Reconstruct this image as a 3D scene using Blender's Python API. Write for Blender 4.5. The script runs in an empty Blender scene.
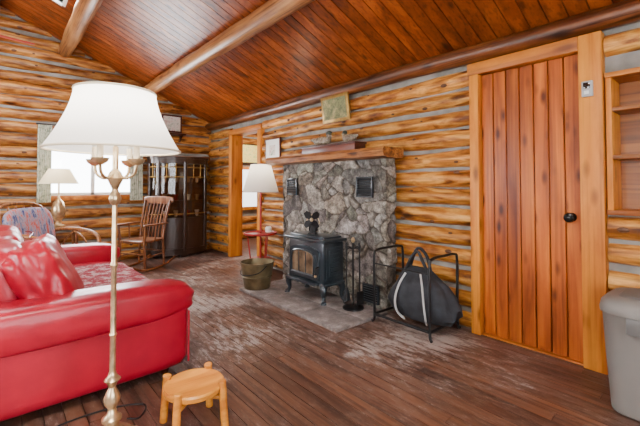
import bpy, bmesh, math, random
from mathutils import Vector, Matrix, noise
random.seed(7)
R=random.random
def U(a,b): return a+(b-a)*random.random()
COL=bpy.context.scene.collection
# ------------------------------------------------------------------ materials
def newmat(name):
    m=bpy.data.materials.new(name); m.use_nodes=True
    nt=m.node_tree; b=nt.nodes['Principled BSDF']
    return m,nt,b
def plain(name,c,rough=.5,metal=0,var=0.0,vscale=8,bump=0,emit=None,es=0,trans=0,coat=0,spec=.5):
    m,nt,b=newmat(name)
    b.inputs['Base Color'].default_value=(*c,1); b.inputs['Roughness'].default_value=rough
    b.inputs['Metallic'].default_value=metal; b.inputs['Coat Weight'].default_value=coat
    b.inputs['Specular IOR Level'].default_value=spec
    b.inputs['Transmission Weight'].default_value=trans
    tc=nt.nodes.new('ShaderNodeTexCoord'); n=nt.nodes.new('ShaderNodeTexNoise')
    n.inputs['Scale'].default_value=vscale; n.inputs['Detail'].default_value=5
    nt.links.new(tc.outputs['Object'],n.inputs['Vector'])
    if var>0:
        r=nt.nodes.new('ShaderNodeValToRGB')
        r.color_ramp.elements[0].position=.3; r.color_ramp.elements[1].position=.7
        r.color_ramp.elements[0].color=(*[x*(1-var) for x in c],1)
        r.color_ramp.elements[1].color=(*[min(1,x*(1+var)) for x in c],1)
        nt.links.new(n.outputs['Fac'],r.inputs['Fac']); nt.links.new(r.outputs['Color'],b.inputs['Base Color'])
    if bump>0:
        bp=nt.nodes.new('ShaderNodeBump'); bp.inputs['Strength'].default_value=bump; bp.inputs['Distance'].default_value=.01
        nt.links.new(n.outputs['Fac'],bp.inputs['Height']); nt.links.new(bp.outputs['Normal'],b.inputs['Normal'])
    if emit: b.inputs['Emission Color'].default_value=(*emit,1); b.inputs['Emission Strength'].default_value=es
    return m
def wood(name,light,mid,dark,axis=1,across=14,along=1.3,rough=.4,knots=.8,var=.5,bump=.25,coat=.2,knscale=1.0,streak=.6,worn=None,patch=0,pa=3.0,pl=1.6,spec=.5,knr=.24,p0=.3,p2=.68,sm=5):
    m,nt,b=newmat(name); N=nt.nodes; L=nt.links
    tc=N.new('ShaderNodeTexCoord'); geo=N.new('ShaderNodeNewGeometry')
    off=N.new('ShaderNodeVectorMath'); off.operation='SCALE'; off.inputs[0].default_value=(31,57,23)
    L.new(geo.outputs['Random Per Island'],off.inputs['Scale'])
    add=N.new('ShaderNodeVectorMath'); add.operation='ADD'
    L.new(tc.outputs['Object'],add.inputs[0]); L.new(off.outputs[0],add.inputs[1])
    def mp(ac,al):
        q=N.new('ShaderNodeMapping'); s=[ac]*3; s[axis]=al; q.inputs['Scale'].default_value=s
        L.new(add.outputs[0],q.inputs['Vector']); return q.outputs[0]
    def mul(a,bb,f=1):
        x=N.new('ShaderNodeMix'); x.data_type='RGBA'; x.blend_type='MULTIPLY'; x.inputs['Factor'].default_value=f
        L.new(a,x.inputs[6]); L.new(bb,x.inputs[7]); return x.outputs[2]
    n=N.new('ShaderNodeTexNoise'); n.inputs['Scale'].default_value=1; n.inputs['Detail'].default_value=6; n.inputs['Distortion'].default_value=.8
    L.new(mp(across,along),n.inputs['Vector'])
    r=N.new('ShaderNodeValToRGB'); cr=r.color_ramp
    cr.elements[0].position=p0; cr.elements[0].color=(*dark,1); cr.elements[1].position=p2; cr.elements[1].color=(*light,1)
    e=cr.elements.new((p0+p2)/2); e.color=(*mid,1)
    L.new(n.outputs['Fac'],r.inputs['Fac'])
    col=r.outputs['Color']
    n2=N.new('ShaderNodeTexNoise'); n2.inputs['Scale'].default_value=1; n2.inputs['Detail'].default_value=3
    L.new(mp(across*sm,along*.9),n2.inputs['Vector'])
    r2=N.new('ShaderNodeValToRGB'); r2.color_ramp.elements[0].position=.33; r2.color_ramp.elements[1].position=.5
    r2.color_ramp.elements[0].color=(1-streak,max(0,1-streak*1.1),max(0,1-streak*1.15),1); r2.color_ramp.elements[1].color=(1,1,1,1)
    L.new(n2.outputs['Fac'],r2.inputs['Fac'])
    col=mul(col,r2.outputs['Color'])
    if patch>0:
        n6=N.new('ShaderNodeTexNoise'); n6.inputs['Scale'].default_value=1; n6.inputs['Detail'].default_value=8; n6.inputs['Roughness'].default_value=.68
        L.new(mp(pa,pl),n6.inputs['Vector'])
        r6=N.new('ShaderNodeValToRGB'); r6.color_ramp.elements[0].position=.38; r6.color_ramp.elements[1].position=.53
        r6.color_ramp.elements[0].color=(.42,.28,.2,1); r6.color_ramp.elements[1].color=(1,1,1,1)
        L.new(n6.outputs['Fac'],r6.inputs['Fac']); col=mul(col,r6.outputs['Color'],patch)
    if knots>0:
        v=N.new('ShaderNodeTexVoronoi'); v.inputs['Scale'].default_value=1
        L.new(mp(7*knscale,2.6*knscale),v.inputs['Vector'])
        r3=N.new('ShaderNodeValToRGB'); r3.color_ramp.elements[0].position=knr*.35; r3.color_ramp.elements[1].position=knr
        r3.color_ramp.elements[0].color=(.16,.08,.04,1); r3.color_ramp.elements[1].color=(1,1,1,1)
        L.new(v.outputs['Distance'],r3.inputs['Fac']); col=mul(col,r3.outputs['Color'],knots)
    hs=N.new('ShaderNodeHueSaturation')
    mr=N.new('ShaderNodeMapRange'); mr.inputs[3].default_value=1-var; mr.inputs[4].default_value=1+var*.7
    L.new(geo.outputs['Random Per Island'],mr.inputs[0]); L.new(mr.outputs[0],hs.inputs['Value'])
    L.new(col,hs.inputs['Color']); col=hs.outputs['Color']
    ro=None
    if worn:
        wc,amount,sc=worn
        n5=N.new('ShaderNodeTexNoise'); n5.inputs['Scale'].default_value=.9; n5.inputs['Detail'].default_value=3
        L.new(tc.outputs['Object'],n5.inputs['Vector'])
        n4=N.new('ShaderNodeTexNoise'); n4.inputs['Scale'].default_value=sc; n4.inputs['Detail'].default_value=10; n4.inputs['Roughness'].default_value=.85
        q=N.new('ShaderNodeMapping'); q.inputs['Scale'].default_value=(3.0,.8,1); L.new(tc.outputs['Object'],q.inputs['Vector']); L.new(q.outputs[0],n4.inputs['Vector'])
        ad=N.new('ShaderNodeMath'); ad.operation='MULTIPLY_ADD'; ad.inputs[1].default_value=.6
        L.new(n5.outputs['Fac'],ad.inputs[0]); L.new(n4.outputs['Fac'],ad.inputs[2])
        for k,(am,wd,fc,wcol) in enumerate([(amount-.13,.16,.6,(.19,.125,.10)),(amount,.05,.8,wc)]):
            r4=N.new('ShaderNodeValToRGB'); r4.color_ramp.elements[0].position=am; r4.color_ramp.elements[1].position=am+wd
            r4.color_ramp.elements[0].color=(0,0,0,1); r4.color_ramp.elements[1].color=(fc,fc,fc,1)
            L.new(ad.outputs[0],r4.inputs['Fac'])
            m4=N.new('ShaderNodeMix'); m4.data_type='RGBA'; L.new(r4.outputs['Color'],m4.inputs['Factor'])
            L.new(col,m4.inputs[6]); m4.inputs[7].default_value=(*wcol,1); col=m4.outputs[2]
        mr2=N.new('ShaderNodeMapRange'); mr2.inputs[3].default_value=rough; mr2.inputs[4].default_value=.7
        L.new(r4.outputs['Color'],mr2.inputs[0]); ro=mr2.outputs[0]
    L.new(col,b.inputs['Base Color'])
    bp=N.new('ShaderNodeBump'); bp.inputs['Strength'].default_value=bump; bp.inputs['Distance'].default_value=.008
    L.new(n.outputs['Fac'],bp.inputs['Height']); L.new(bp.outputs['Normal'],b.inputs['Normal'])
    b.inputs['Roughness'].default_value=rough; b.inputs['Coat Weight'].default_value=coat; b.inputs['Coat Roughness'].default_value=.25
    b.inputs['Specular IOR Level'].default_value=spec
    if ro: L.new(ro,b.inputs['Roughness'])
    return m
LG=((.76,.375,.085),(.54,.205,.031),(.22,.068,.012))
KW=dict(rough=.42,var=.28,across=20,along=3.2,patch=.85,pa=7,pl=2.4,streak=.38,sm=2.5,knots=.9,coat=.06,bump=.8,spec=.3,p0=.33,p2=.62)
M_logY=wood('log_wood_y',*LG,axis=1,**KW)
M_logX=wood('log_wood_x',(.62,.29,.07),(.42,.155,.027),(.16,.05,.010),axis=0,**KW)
M_knot=plain('log_knot',(.09,.03,.009),.5,var=.3,vscale=40)
M_beam=wood('beam_wood',(.50,.25,.09),(.36,.15,.045),(.18,.065,.018),axis=1,rough=.4,var=.1,patch=.3)
M_plate=wood('plate_log_wood',(.28,.09,.018),(.16,.045,.008),(.05,.014,.003),axis=1,rough=.4,var=.2,patch=.7)
M_ceil=wood('ceiling_board_wood',(.39,.092,.010),(.26,.052,.0055),(.12,.022,.003),axis=0,across=10,along=1.0,rough=.38,knots=.85,knscale=1.2,knr=.28,var=.28,coat=.15,streak=.4,patch=.45,spec=.35)
M_floor=wood('floor_board_wood',(.155,.063,.031),(.095,.038,.022),(.04,.017,.011),axis=1,across=9,along=.9,rough=.40,knots=.3,var=.24,coat=.0,streak=.5,worn=((.38,.31,.28),.85,8.0),spec=.5,bump=.6)
M_door=wood('door_wood',(.60,.155,.010),(.44,.095,.006),(.2,.034,.003),axis=2,across=12,along=.9,rough=.40,knots=.95,var=.16,coat=.08,knscale=1.6,knr=.3,streak=.35,patch=.4,pl=.8,spec=.35)
M_trim=wood('trim_wood',(.76,.30,.034),(.62,.205,.018),(.36,.09,.008),axis=2,across=9,along=.8,rough=.45,knots=.7,knscale=1.3,knr=.28,var=.1,coat=.05,streak=.25,patch=.3,pl=.8,spec=.35)
M_trimY=wood('trim_wood_y',(.60,.21,.024),(.46,.135,.014),(.26,.065,.007),axis=1,across=9,along=.8,rough=.45,knots=.6,var=.1,coat=.05,streak=.25,patch=.35,spec=.35)
M_shelf=wood('shelf_wood',(.46,.16,.026),(.33,.105,.015),(.18,.05,.006),axis=1,across=9,along=.8,rough=.45,knots=.4,var=.1)
M_mantel=wood('mantel_wood',(.5,.21,.05),(.34,.12,.022),(.1,.03,.006),axis=1,rough=.45,var=.1,patch=.8,pa=8,pl=3)
M_chair=wood('chair_wood',(.30,.11,.03),(.19,.06,.017),(.09,.027,.009),axis=2,rough=.35,knots=0,var=.1)
M_pine=wood('pine_wood',(.76,.32,.036),(.62,.22,.02),(.42,.12,.011),axis=0,across=12,along=2,rough=.35,knots=.3,var=.12,coat=.2,streak=.2)
M_redbox=wood('dark_red_wood',(.16,.03,.012),(.1,.018,.008),(.04,.008,.005),axis=1,knots=0,rough=.4)
M_rattan=wood('rattan_cane',(.45,.19,.05),(.3,.11,.028),(.14,.045,.012),axis=2,knots=0,rough=.4,across=40)
M_chink=plain('chinking_mortar',(.23,.215,.19),.9,var=.35,vscale=6,bump=.5)
M_dark=plain('dark_backing',(.015,.008,.005),.9)
M_black=plain('black_iron',(.01,.01,.011),.45,.3)
M_stove=plain('stove_enamel',(.025,.036,.046),.28,.2,var=.15,coat=.5)
M_glassd=plain('dark_glass',(.02,.015,.012),.08,0,coat=.5)
M_firegl=plain('stove_window_glass',(.13,.09,.055),.15,0,var=.6,vscale=12)
M_brass=plain('antique_brass',(.66,.49,.28),.3,.85,var=.3,vscale=30)
M_cream=plain('cream_enamel',(.72,.62,.44),.4)
M_leather=plain('red_leather',(.38,.0025,.022),.36,0,var=.22,vscale=4,bump=.2,coat=.06,spec=.4)
M_redp=plain('red_paint',(.34,.008,.008),.4,coat=.1)
M_bin=plain('grey_plastic',(.165,.15,.135),.5,var=.05)
M_bind=plain('grey_plastic_lid',(.11,.105,.10),.45)
M_white=plain('white_paper',(.8,.8,.76),.7)
M_alu=plain('window_white_paint',(.8,.8,.78),.5)
M_bucket=plain('weathered_metal',(.17,.13,.065),.45,.6,var=.4,vscale=9)
M_bag=plain('charcoal_canvas',(.018,.021,.027),.8,var=.5,vscale=14,bump=.5)
M_strap=plain('grey_strap',(.42,.42,.42),.7)
M_knob=plain('knob_black',(.015,.013,.012),.25,.5)
M_gold=plain('gold_frame',(.4,.23,.05),.4,.5,var=.3,vscale=20)
def speckle(name,c1,c2,c3,sc,rough=.7,bump=.3,attr=False,p0=.36,p1=.5,p2=.66,stretch=(1,1,1)):
    m,nt,b=newmat(name); N=nt.nodes; L=nt.links
    tc=N.new('ShaderNodeTexCoord'); n=N.new('ShaderNodeTexNoise'); n.inputs['Scale'].default_value=sc; n.inputs['Detail'].default_value=10; n.inputs['Roughness'].default_value=.8
    q=N.new('ShaderNodeMapping'); q.inputs['Scale'].default_value=stretch
    L.new(tc.outputs['Object'],q.inputs['Vector']); L.new(q.outputs[0],n.inputs['Vector'])
    r=N.new('ShaderNodeValToRGB'); cr=r.color_ramp; cr.elements[0].position=p0; cr.elements[0].color=(*c1,1); cr.elements[1].position=p2; cr.elements[1].color=(*c3,1)
    e=cr.elements.new(p1); e.color=(*c2,1); L.new(n.outputs['Fac'],r.inputs['Fac']); col=r.outputs['Color']
    if attr:
        a=N.new('ShaderNodeVertexColor'); a.layer_name='Col'
        mx=N.new('ShaderNodeMix'); mx.data_type='RGBA'; mx.blend_type='MULTIPLY'; mx.inputs['Factor'].default_value=1
        L.new(col,mx.inputs[6]); L.new(a.outputs['Color'],mx.inputs[7]); col=mx.outputs[2]
    L.new(col,b.inputs['Base Color']); b.inputs['Roughness'].default_value=rough
    bp=N.new('ShaderNodeBump'); bp.inputs['Strength'].default_value=bump; bp.inputs['Distance'].default_value=.02
    L.new(n.outputs['Fac'],bp.inputs['Height']); L.new(bp.outputs['Normal'],b.inputs['Normal'])
    return m
M_stone=speckle('fieldstone',(.045,.038,.03),(.28,.25,.21),(.66,.6,.52),14,attr=True,bump=.9,p0=.35,p2=.64)
M_hearth=speckle('hearth_slab',(.10,.085,.08),(.20,.17,.16),(.40,.36,.35),9,rough=.5,p0=.34,p2=.68)
M_floral=speckle('floral_fabric',(.03,.09,.06),(.5,.5,.38),(.7,.66,.56),16,rough=.9,bump=0)
M_blue=speckle('blue_patterned_fabric',(.02,.03,.14),(.3,.30,.36),(.5,.07,.04),9,rough=.9,bump=0,p0=.4,p2=.58,stretch=(2.4,1,.6))
M_throw=speckle('red_throw_fabric',(.42,.01,.03),(.5,.06,.09),(.8,.55,.55),11,rough=.85,bump=.2,p0=.42,p1=.5,p2=.56)
M_paint=speckle('painting_landscape',(.04,.06,.02),(.2,.2,.07),(.5,.38,.15),12,rough=.6,bump=0)
M_paint2=speckle('picture_print',(.3,.02,.02),(.7,.66,.6),(.05,.15,.06),8,rough=.6,bump=0)
M_yel=speckle('yellow_print',(.6,.45,.05),(.8,.7,.25),(.2,.4,.12),10,rough=.6,bump=0)
M_duck=speckle('decoy_paint',(.03,.02,.012),(.22,.17,.11),(.66,.6,.5),30,rough=.5,bump=0)
def shade_mat(name,c):
    m,nt,b=newmat(name); N=nt.nodes; L=nt.links
    t=N.new('ShaderNodeBsdfTranslucent'); t.inputs['Color'].default_value=(*c,1)
    d=N.new('ShaderNodeBsdfDiffuse'); d.inputs['Color'].default_value=(*c,1)
    mx=N.new('ShaderNodeMixShader'); mx.inputs[0].default_value=.5
    L.new(d.outputs[0],mx.inputs[1]); L.new(t.outputs[0],mx.inputs[2])
    L.new(mx.outputs[0],N['Material Output'].inputs['Surface']); return m
M_shade=shade_mat('lamp_shade_fabric',(.93,.91,.86))
M_shade2=shade_mat('cream_shade_fabric',(.82,.72,.5))
def glassm(name,g_,tint):
    m,nt,b=newmat(name); N=nt.nodes; L=nt.links
    t=N.new('ShaderNodeBsdfTransparent'); t.inputs[0].default_value=(*tint,1); g=N.new('ShaderNodeBsdfGlossy'); g.inputs['Roughness'].default_value=.02
    mx=N.new('ShaderNodeMixShader'); mx.inputs[0].default_value=g_
    L.new(t.outputs[0],mx.inputs[1]); L.new(g.outputs[0],mx.inputs[2]); L.new(mx.outputs[0],N['Material Output'].inputs['Surface']); return m
M_glass=glassm('window_glass',.08,(1,1,1)); M_cabgl=glassm('cabinet_glass',.06,(.5,.42,.34))
# ------------------------------------------------------------------ builder
class B:
    def __init__(s,name,loc=(0,0,0),rz=0,world=False):
        s.name=name; s.bm=bmesh.new(); s.mats=[]; s.loc=Vector(loc); s.rz=rz; s.world=world
    def merge(s,t,m,M=None):
        if m not in s.mats: s.mats.append(m)
        i=s.mats.index(m)
        for f in t.faces: f.material_index=i; f.smooth=True
        if M is not None: bmesh.ops.transform(t,matrix=M,verts=t.verts)
        me=bpy.data.meshes.new('t'); t.to_mesh(me); t.free(); s.bm.from_mesh(me); bpy.data.meshes.remove(me)
    def box(s,a,b,m,bev=0,M=None,seg=2):
        t=bmesh.new(); bmesh.ops.create_cube(t,size=1)
        c=[(a[i]+b[i])/2 for i in range(3)]; d=[abs(b[i]-a[i]) for i in range(3)]
        for v in t.verts: v.co=Vector([c[i]+v.co[i]*d[i] for i in range(3)])
        if bev>0: bmesh.ops.bevel(t,geom=t.edges[:],offset=bev,segments=seg,profile=.5,affect='EDGES')
        s.merge(t,m,M)
    def soft(s,c,size,m,k=5,n=8,M=None,wr=0):
        t=bmesh.new(); bmesh.ops.create_cube(t,size=2); bmesh.ops.subdivide_edges(t,edges=t.edges[:],cuts=n,use_grid_fill=True)
        for v in t.verts:
            x,y,z=v.co; q=(abs(x)**k+abs(y)**k+abs(z)**k)**(1/k); f=1+wr*noise.noise(Vector((x*2.2+c[0]*7,y*2.2+c[1]*7,z*2.2)))
            v.co=Vector((x/q*size[0]/2*f,y/q*size[1]/2*f,z/q*size[2]/2*f))
        TM=Matrix.Translation(Vector(c))
        if M is not None: TM=TM@M
        s.merge(t,m,TM)
    def tube(s,pts,r,m,segs=10,caps=True,closed=False,M=None):
        pts=[Vector(p) for p in pts]; n=len(pts); t=bmesh.new(); rings=[]
        up=None
        for i,p in enumerate(pts):
            if closed: d=(pts[(i+1)%n]-pts[i-1]).normalized()
            else: d=(pts[min(i+1,n-1)]-pts[max(i-1,0)]).normalized()
            if up is None:
                up=Vector((0,0,1)) if abs(d.z)<.9 else Vector((1,0,0))
            sx=d.cross(up).normalized(); up=sx.cross(d).normalized()
            rr=r[i] if isinstance(r,(list,tuple)) else r
            rings.append([t.verts.new(p+(sx*math.cos(2*math.pi*k/segs)+up*math.sin(2*math.pi*k/segs))*rr) for k in range(segs)])
        for i in range(n if closed else n-1):
            a=rings[i]; b=rings[(i+1)%n]
            for k in range(segs): t.faces.new((a[k],a[(k+1)%segs],b[(k+1)%segs],b[k]))
        if caps and not closed: t.faces.new(rings[0][::-1]); t.faces.new(rings[-1])
        bmesh.ops.recalc_face_normals(t,faces=t.faces[:]); s.merge(t,m,M)
    def lathe(s,prof,m,c=(0,0,0),segs=32,M=None,caps=True):
        t=bmesh.new(); rings=[]
        for r,z in prof:
            rings.append([t.verts.new((c[0]+max(r,.0005)*math.cos(2*math.pi*k/segs),c[1]+max(r,.0005)*math.sin(2*math.pi*k/segs),c[2]+z)) for k in range(segs)])
        for i in range(len(rings)-1):
            for k in range(segs): t.faces.new((rings[i][k],rings[i][(k+1)%segs],rings[i+1][(k+1)%segs],rings[i+1][k]))
        if caps:
            t.faces.new(rings[0]); t.faces.new(rings[-1])
        bmesh.ops.recalc_face_normals(t,faces=t.faces[:]); s.merge(t,m,M)
    def loft(s,secs,m,k=4,segs=40,M=None,caps=True,nz=0):
        t=bmesh.new(); rings=[]
        for cx,cy,z,hx,hy in secs:
            rg=[]
            for j in range(segs):
                a=2*math.pi*j/segs; x,y=math.cos(a),math.sin(a); q=(abs(x)**k+abs(y)**k)**(1/k)
                f=1+nz*noise.noise(Vector((x*2.2,y*2.2,z*9)))
                rg.append(t.verts.new((cx+x/q*hx*f,cy+y/q*hy*f,z)))
            rings.append(rg)
        for i in range(len(rings)-1):
            for j in range(segs): t.faces.new((rings[i][j],rings[i][(j+1)%segs],rings[i+1][(j+1)%segs],rings[i+1][j]))
        if caps: t.faces.new(rings[0]); t.faces.new(rings[-1])
        bmesh.ops.recalc_face_normals(t,faces=t.faces[:]); s.merge(t,m,M)
    def prism(s,pts,vec,m,M=None):
        t=bmesh.new(); a=[t.verts.new(p) for p in pts]; b=[t.verts.new(Vector(p)+Vector(vec)) for p in pts]; n=len(a)
        t.faces.new(a); t.faces.new(b[::-1])
        for i in range(n): t.faces.new((a[i],a[(i+1)%n],b[(i+1)%n],b[i]))
        bmesh.ops.recalc_face_normals(t,faces=t.faces[:]); s.merge(t,m,M)
    def ball(s,c,r,m,n=12,M=None):
        t=bmesh.new(); bmesh.ops.create_uvsphere(t,u_segments=n*2,v_segments=n,radius=1)
        rr=r if isinstance(r,(tuple,list)) else (r,r,r)
        for v in t.verts: v.co=Vector((v.co.x*rr[0]+c[0],v.co.y*rr[1]+c[1],v.co.z*rr[2]+c[2]))
        s.merge(t,m,M)
    def done(s,ang=38,scale=1):
        me=bpy.data.meshes.new(s.name)
        if s.world: bmesh.ops.translate(s.bm,verts=s.bm.verts,vec=-s.loc)
        s.bm.to_mesh(me); s.bm.free()
        for m in s.mats: me.materials.append(m)
        me.set_sharp_from_angle(angle=math.radians(ang))
        o=bpy.data.objects.new(s.name,me); o.location=s.loc; o.scale=(scale,)*3
        if not s.world: o.rotation_euler=(0,0,s.rz)
        COL.objects.link(o); return o
def smooth(pts,n=6):
    P=[Vector(p) for p in pts]; out=[]
    for i in range(len(P)-1):
        p0=P[max(i-1,0)];p1=P[i];p2=P[i+1];p3=P[min(i+2,len(P)-1)]
        for k in range(n):
            t=k/n; out.append(.5*((2*p1)+(-p0+p2)*t+(2*p0-5*p1+4*p2-p3)*t*t+(-p0+3*p1-3*p2+p3)*t**3))
    out.append(P[-1]); return out
def RX(a): return Matrix.Rotation(math.radians(a),4,'X')
def RY(a): return Matrix.Rotation(math.radians(a),4,'Y')
def RZ(a): return Matrix.Rotation(math.radians(a),4,'Z')
# ------------------------------------------------------------------ room
XR=2.9; XL=-3.2; YB=6.43; YF=-2.2; RIDGE=-.15
def zc(x): return 3.52-.425*x if x>=RIDGE else 3.52-.425*RIDGE+.425*(x-RIDGE)
def strips(a,b,z0,z1,ops):
    cuts=sorted(set([a,b]+[min(max(q,a),b) for o in ops for q in o[:2]])); out=[]
    for u,v in zip(cuts,cuts[1:]):
        mid=(u+v)/2; zs=[(z0,z1)]
        for o in ops:
            if o[0]<mid<o[1]:
                nz=[]
                for p,q in zs:
                    if o[2]>p: nz.append((p,min(q,o[2])))
                    if o[3]<q: nz.append((max(p,o[3]),q))
                zs=[(p,q) for p,q in nz if q-p>.001]
        out+= [(u,v,p,q) for p,q in zs]
    return out
def spans(a,b,z,ops,r):
    sp=[(a,b)]
    for o in ops:
        if o[2]<z+r*.55 and o[3]>z-r*.55:
            n=[]
            for p,q in sp:
                if o[1]<=p or o[0]>=q: n.append((p,q)); continue
                if o[0]>p: n.append((p,o[0]))
                if o[1]<q: n.append((o[1],q))
            sp=n
    return [x for x in sp if x[1]-x[0]>.03]
def logpts(p,q,r,jit=.006,rj=.006,step=.16):
    p=Vector(p);q=Vector(q);L=(q-p).length;n=max(2,int(L/step)+1);pts=[];rr=[];s=R()*100
    for i in range(n):
        t=i/(n-1); c=p.lerp(q,t); c.z+=(noise.noise(Vector((s,t*L*.8,0))))*jit*2
        pts.append(c); rr.append(r+noise.noise(Vector((s,t*L*1.6,7)))*rj*2+noise.noise(Vector((s,t*L*5,3)))*rj*.8)
    return pts,rr
def knots(w,pts,rr,axis,side):
    L=(pts[-1]-pts[0]).length; y=U(.1,.6)
    while y<L-.05:
        t=y/L*(len(pts)-1); i=int(t); c=pts[i].lerp(pts[min(i+1,len(pts)-1)],t-i); r=rr[i]; th=U(-.7,.8); s=U(.6,1.3)
        if axis==1: w.ball((c.x+side*r*math.cos(th)*.985,c.y,c.z+r*math.sin(th)),(.009*s,.026*s,.014*s),M_knot,5)
        else: w.ball((c.x,c.y+side*r*math.cos(th)*.985,c.z+r*math.sin(th)),(.026*s,.009*s,.014*s),M_knot,5)
        y+=U(.2,.85)
SP=.165
doorO=(.70,1.40,-1,2.07); shelfO=(-.25,.575,.985,1.87); dwO=(4.70,5.52,-1,1.99)
ops=[doorO,shelfO,dwO]
w=B('wall_right')
for u,v,p,q in strips(YF-.1,YB+.15,0,2.3,ops): w.box((XR+.022,u,p),(XR+.15,v,q),M_chink)
w.box((XR+.06,.6,0),(XR+.15,1.5,2.1),M_dark)  # unseen backing added behind the door, stops outside light leaking in
z=.075
while z<2.2:
    r=U(.066,.079)
    for u,v in spans(YF,YB,z,ops+[(.58,1.46,-1,2.12),(4.62,5.6,-1,2.05)],r):
        pts,rr=logpts((XR+.04,u,z),(XR+.04,v,z),r,jit=.010,rj=.009); w.tube(pts,rr,M_logY,segs=18); knots(w,pts,rr,1,-1)
    z+=SP
w.done()
w=B('wall_plate_log'); pts,rr=logpts((XR-.03,YF,2.225),(XR-.03,YB,2.225),.072,rj=.004); w.tube(pts,rr,M_plate,segs=18); w.done()
winB=(.50,1.62,1.02,1.93)
def gable(name,Y,inward,ops):
    w=B(name); s=-inward
    for u,v,p,q in strips(XL-.1,XR+.15,0,2.2,ops): w.box((u,Y+s*.022,p),(v,Y+s*.15,q),M_chink)
    w.prism([(XL-.1,Y+s*.022,2.2),(XR+.15,Y+s*.022,2.2),(RIDGE,Y+s*.022,zc(RIDGE)+.12)],(0,s*.128,0),M_chink)
    z=.07
    while z<3.6:
        r=U(.068,.084); a,b=XL,XR
        if z>2.2: b=(3.56-z)/.425; a=2*RIDGE-b
        for u,v in spans(max(a,XL),min(b,XR),z,ops,r):
            pts,rr=logpts((u,Y+s*.045,z),(v,Y+s*.045,z),r,jit=.012,rj=.012); w.tube(pts,rr,M_logX,segs=18)
            if inward<0: knots(w,pts,rr,0,inward)
        z+=.172
    w.done()
gable('wall_back',YB,-1,[winB])
winR=(-1.6,1.6,.8,2.05)
gable('wall_front',YF,1,[winR])
w=B('wall_left'); opl=[(-.8,1.6,.85,1.95),(3.2,5.4,.85,1.95)]
for u,v,p,q in strips(YF-.1,YB+.15,0,2.3,opl): w.box((XL-.15,u,p),(XL-.022,v,q),M_chink)
z=.075
while z<2.2:
    for u,v in spans(YF,YB,z,opl,.07):
        pts,rr=logpts((XL-.045,u,z),(XL-.045,v,z),.072); w.tube(pts,rr,M_logY,segs=12)
    z+=SP
w.done()
w=B('floor'); x=XL-.1
w.box((XL-.15,YF-.15,-.08),(5.6,7.4,-.02),M_dark)
while x<XR+.14:
    wd=.083; y=YF-.1-U(0,1.5)
    while y<YB+.1:
        L=U(1.6,3.6); y2=min(y+L,YB+.12)
        w.box((x+.002,y,-.022),(x+wd-.002,y2-.003,U(-.001,.0)),M_floor)
        y+=L
    x+=wd
w.box((XR+.14,3.9,-.022),(5.6,7.3,-.001),M_floor)
w.done()
SKY=(3.9,5.25,.2,.52)
w=B('ceiling')
def cbrd(y0,y1,xa,xb,m,t0,t1):
    w.prism([(xa,y0,zc(xa)+t0),(xb,y0,zc(xb)+t0),(xb,y0,zc(xb)+t1),(xa,y0,zc(xa)+t1)],(0,y1-y0,0),m)
y=YF-.1
while y<YB+.1:
    wd=.118; y1=y+wd-.007
    segs=[(RIDGE,XR+.1)]
    if y1>SKY[0] and y<SKY[1]: segs=[(RIDGE,SKY[2]),(SKY[3],XR+.1)]
    for a,b in segs: cbrd(y,y1,a,b,M_ceil,0,.018)
    cbrd(y,y1,XL-.1,RIDGE,M_ceil,0,.018)
    y+=wd
for a,b,c,d in [(YF-.15,YB+.15,XL-.15,RIDGE),(YF-.15,SKY[0],RIDGE,XR+.15),(SKY[1],YB+.15,RIDGE,XR+.15),(SKY[0],SKY[1],RIDGE,SKY[2]),(SKY[0],SKY[1],SKY[3],XR+.15)]:
    cbrd(a,b,c,d,M_dark,.019,.08)
w.done()
for i,(x,z_,r) in enumerate([(.68,3.10,.095),(1.76,2.67,.092),(-.97,3.06,.095),(-2.1,2.61,.1)]):
    w=B('ceiling_beam'); pts,rr=logpts((x,YF,z_),(x,YB,z_),r,jit=.006,rj=.008); w.tube(pts,rr,M_beam,segs=20); w.done()
w=B('ridge_beam'); pts,rr=logpts((RIDGE,YF,3.46),(RIDGE,YB,3.46),.11); w.tube(pts,rr,M_beam,segs=20); w.done()
w=B('trim_8')
for (a,b,c,d) in [(SKY[0]-.03,SKY[0],SKY[2],SKY[3]),(SKY[1],SKY[1]+.03,SKY[2],SKY[3]),(SKY[0],SKY[1],SKY[2]-.03,SKY[2]),(SKY[0],SKY[1],SKY[3],SKY[3]+.03)]:
    w.prism([(c,a,zc(c)-.012),(d,a,zc(d)-.012),(d,a,zc(d)+.1),(c,a,zc(c)+.1)],(0,b-a,0),M_alu)
w.done()
def window(name,axis,pos,a,b,z0,z1,inward,nm=2,fm=M_trimY,hb=True):
    w=B(name); t=.07
    def bx(u0,u1,za,zb,d0,d1,m,bev=.004):
        lo,hi=sorted([pos+inward*d0,pos+inward*d1])
        if axis=='X': w.box((u0,lo,za),(u1,hi,zb),m,bev)
        else: w.box((lo,u0,za),(hi,u1,zb),m,bev)
    bx(a-t,b+t,z1,z1+t,-.12,.05,fm); bx(a-t,b+t,z0-t,z0,-.12,.08,fm)
    bx(a-t,a,z0,z1,-.12,.05,fm); bx(b,b+t,z0,z1,-.12,.05,fm)
    for i in range(nm+1):
        u=a+(b-a)*i/nm; bx(max(a,u-.025),min(b,u+.025),z0,z1,-.07,-.03,M_alu)
    bx(a,b,z0,z0+.04,-.07,-.03,M_alu); bx(a,b,z1-.04,z1,-.07,-.03,M_alu)
    if hb: bx(a,b,(z0+z1)/2-.015,(z0+z1)/2+.015,-.065,-.035,M_alu)
    bx(a,b,z0,z1,-.052,-.048,M_glass,0)
    w.done()
window('window_1','X',YB,winB[0],winB[1],winB[2],winB[3],-1,2,hb=False)
window('window_2','X',YF,winR[0],winR[1],winR[2],winR[3],1,3)  # this and the next two are unseen windows, put in for daylight
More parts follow.
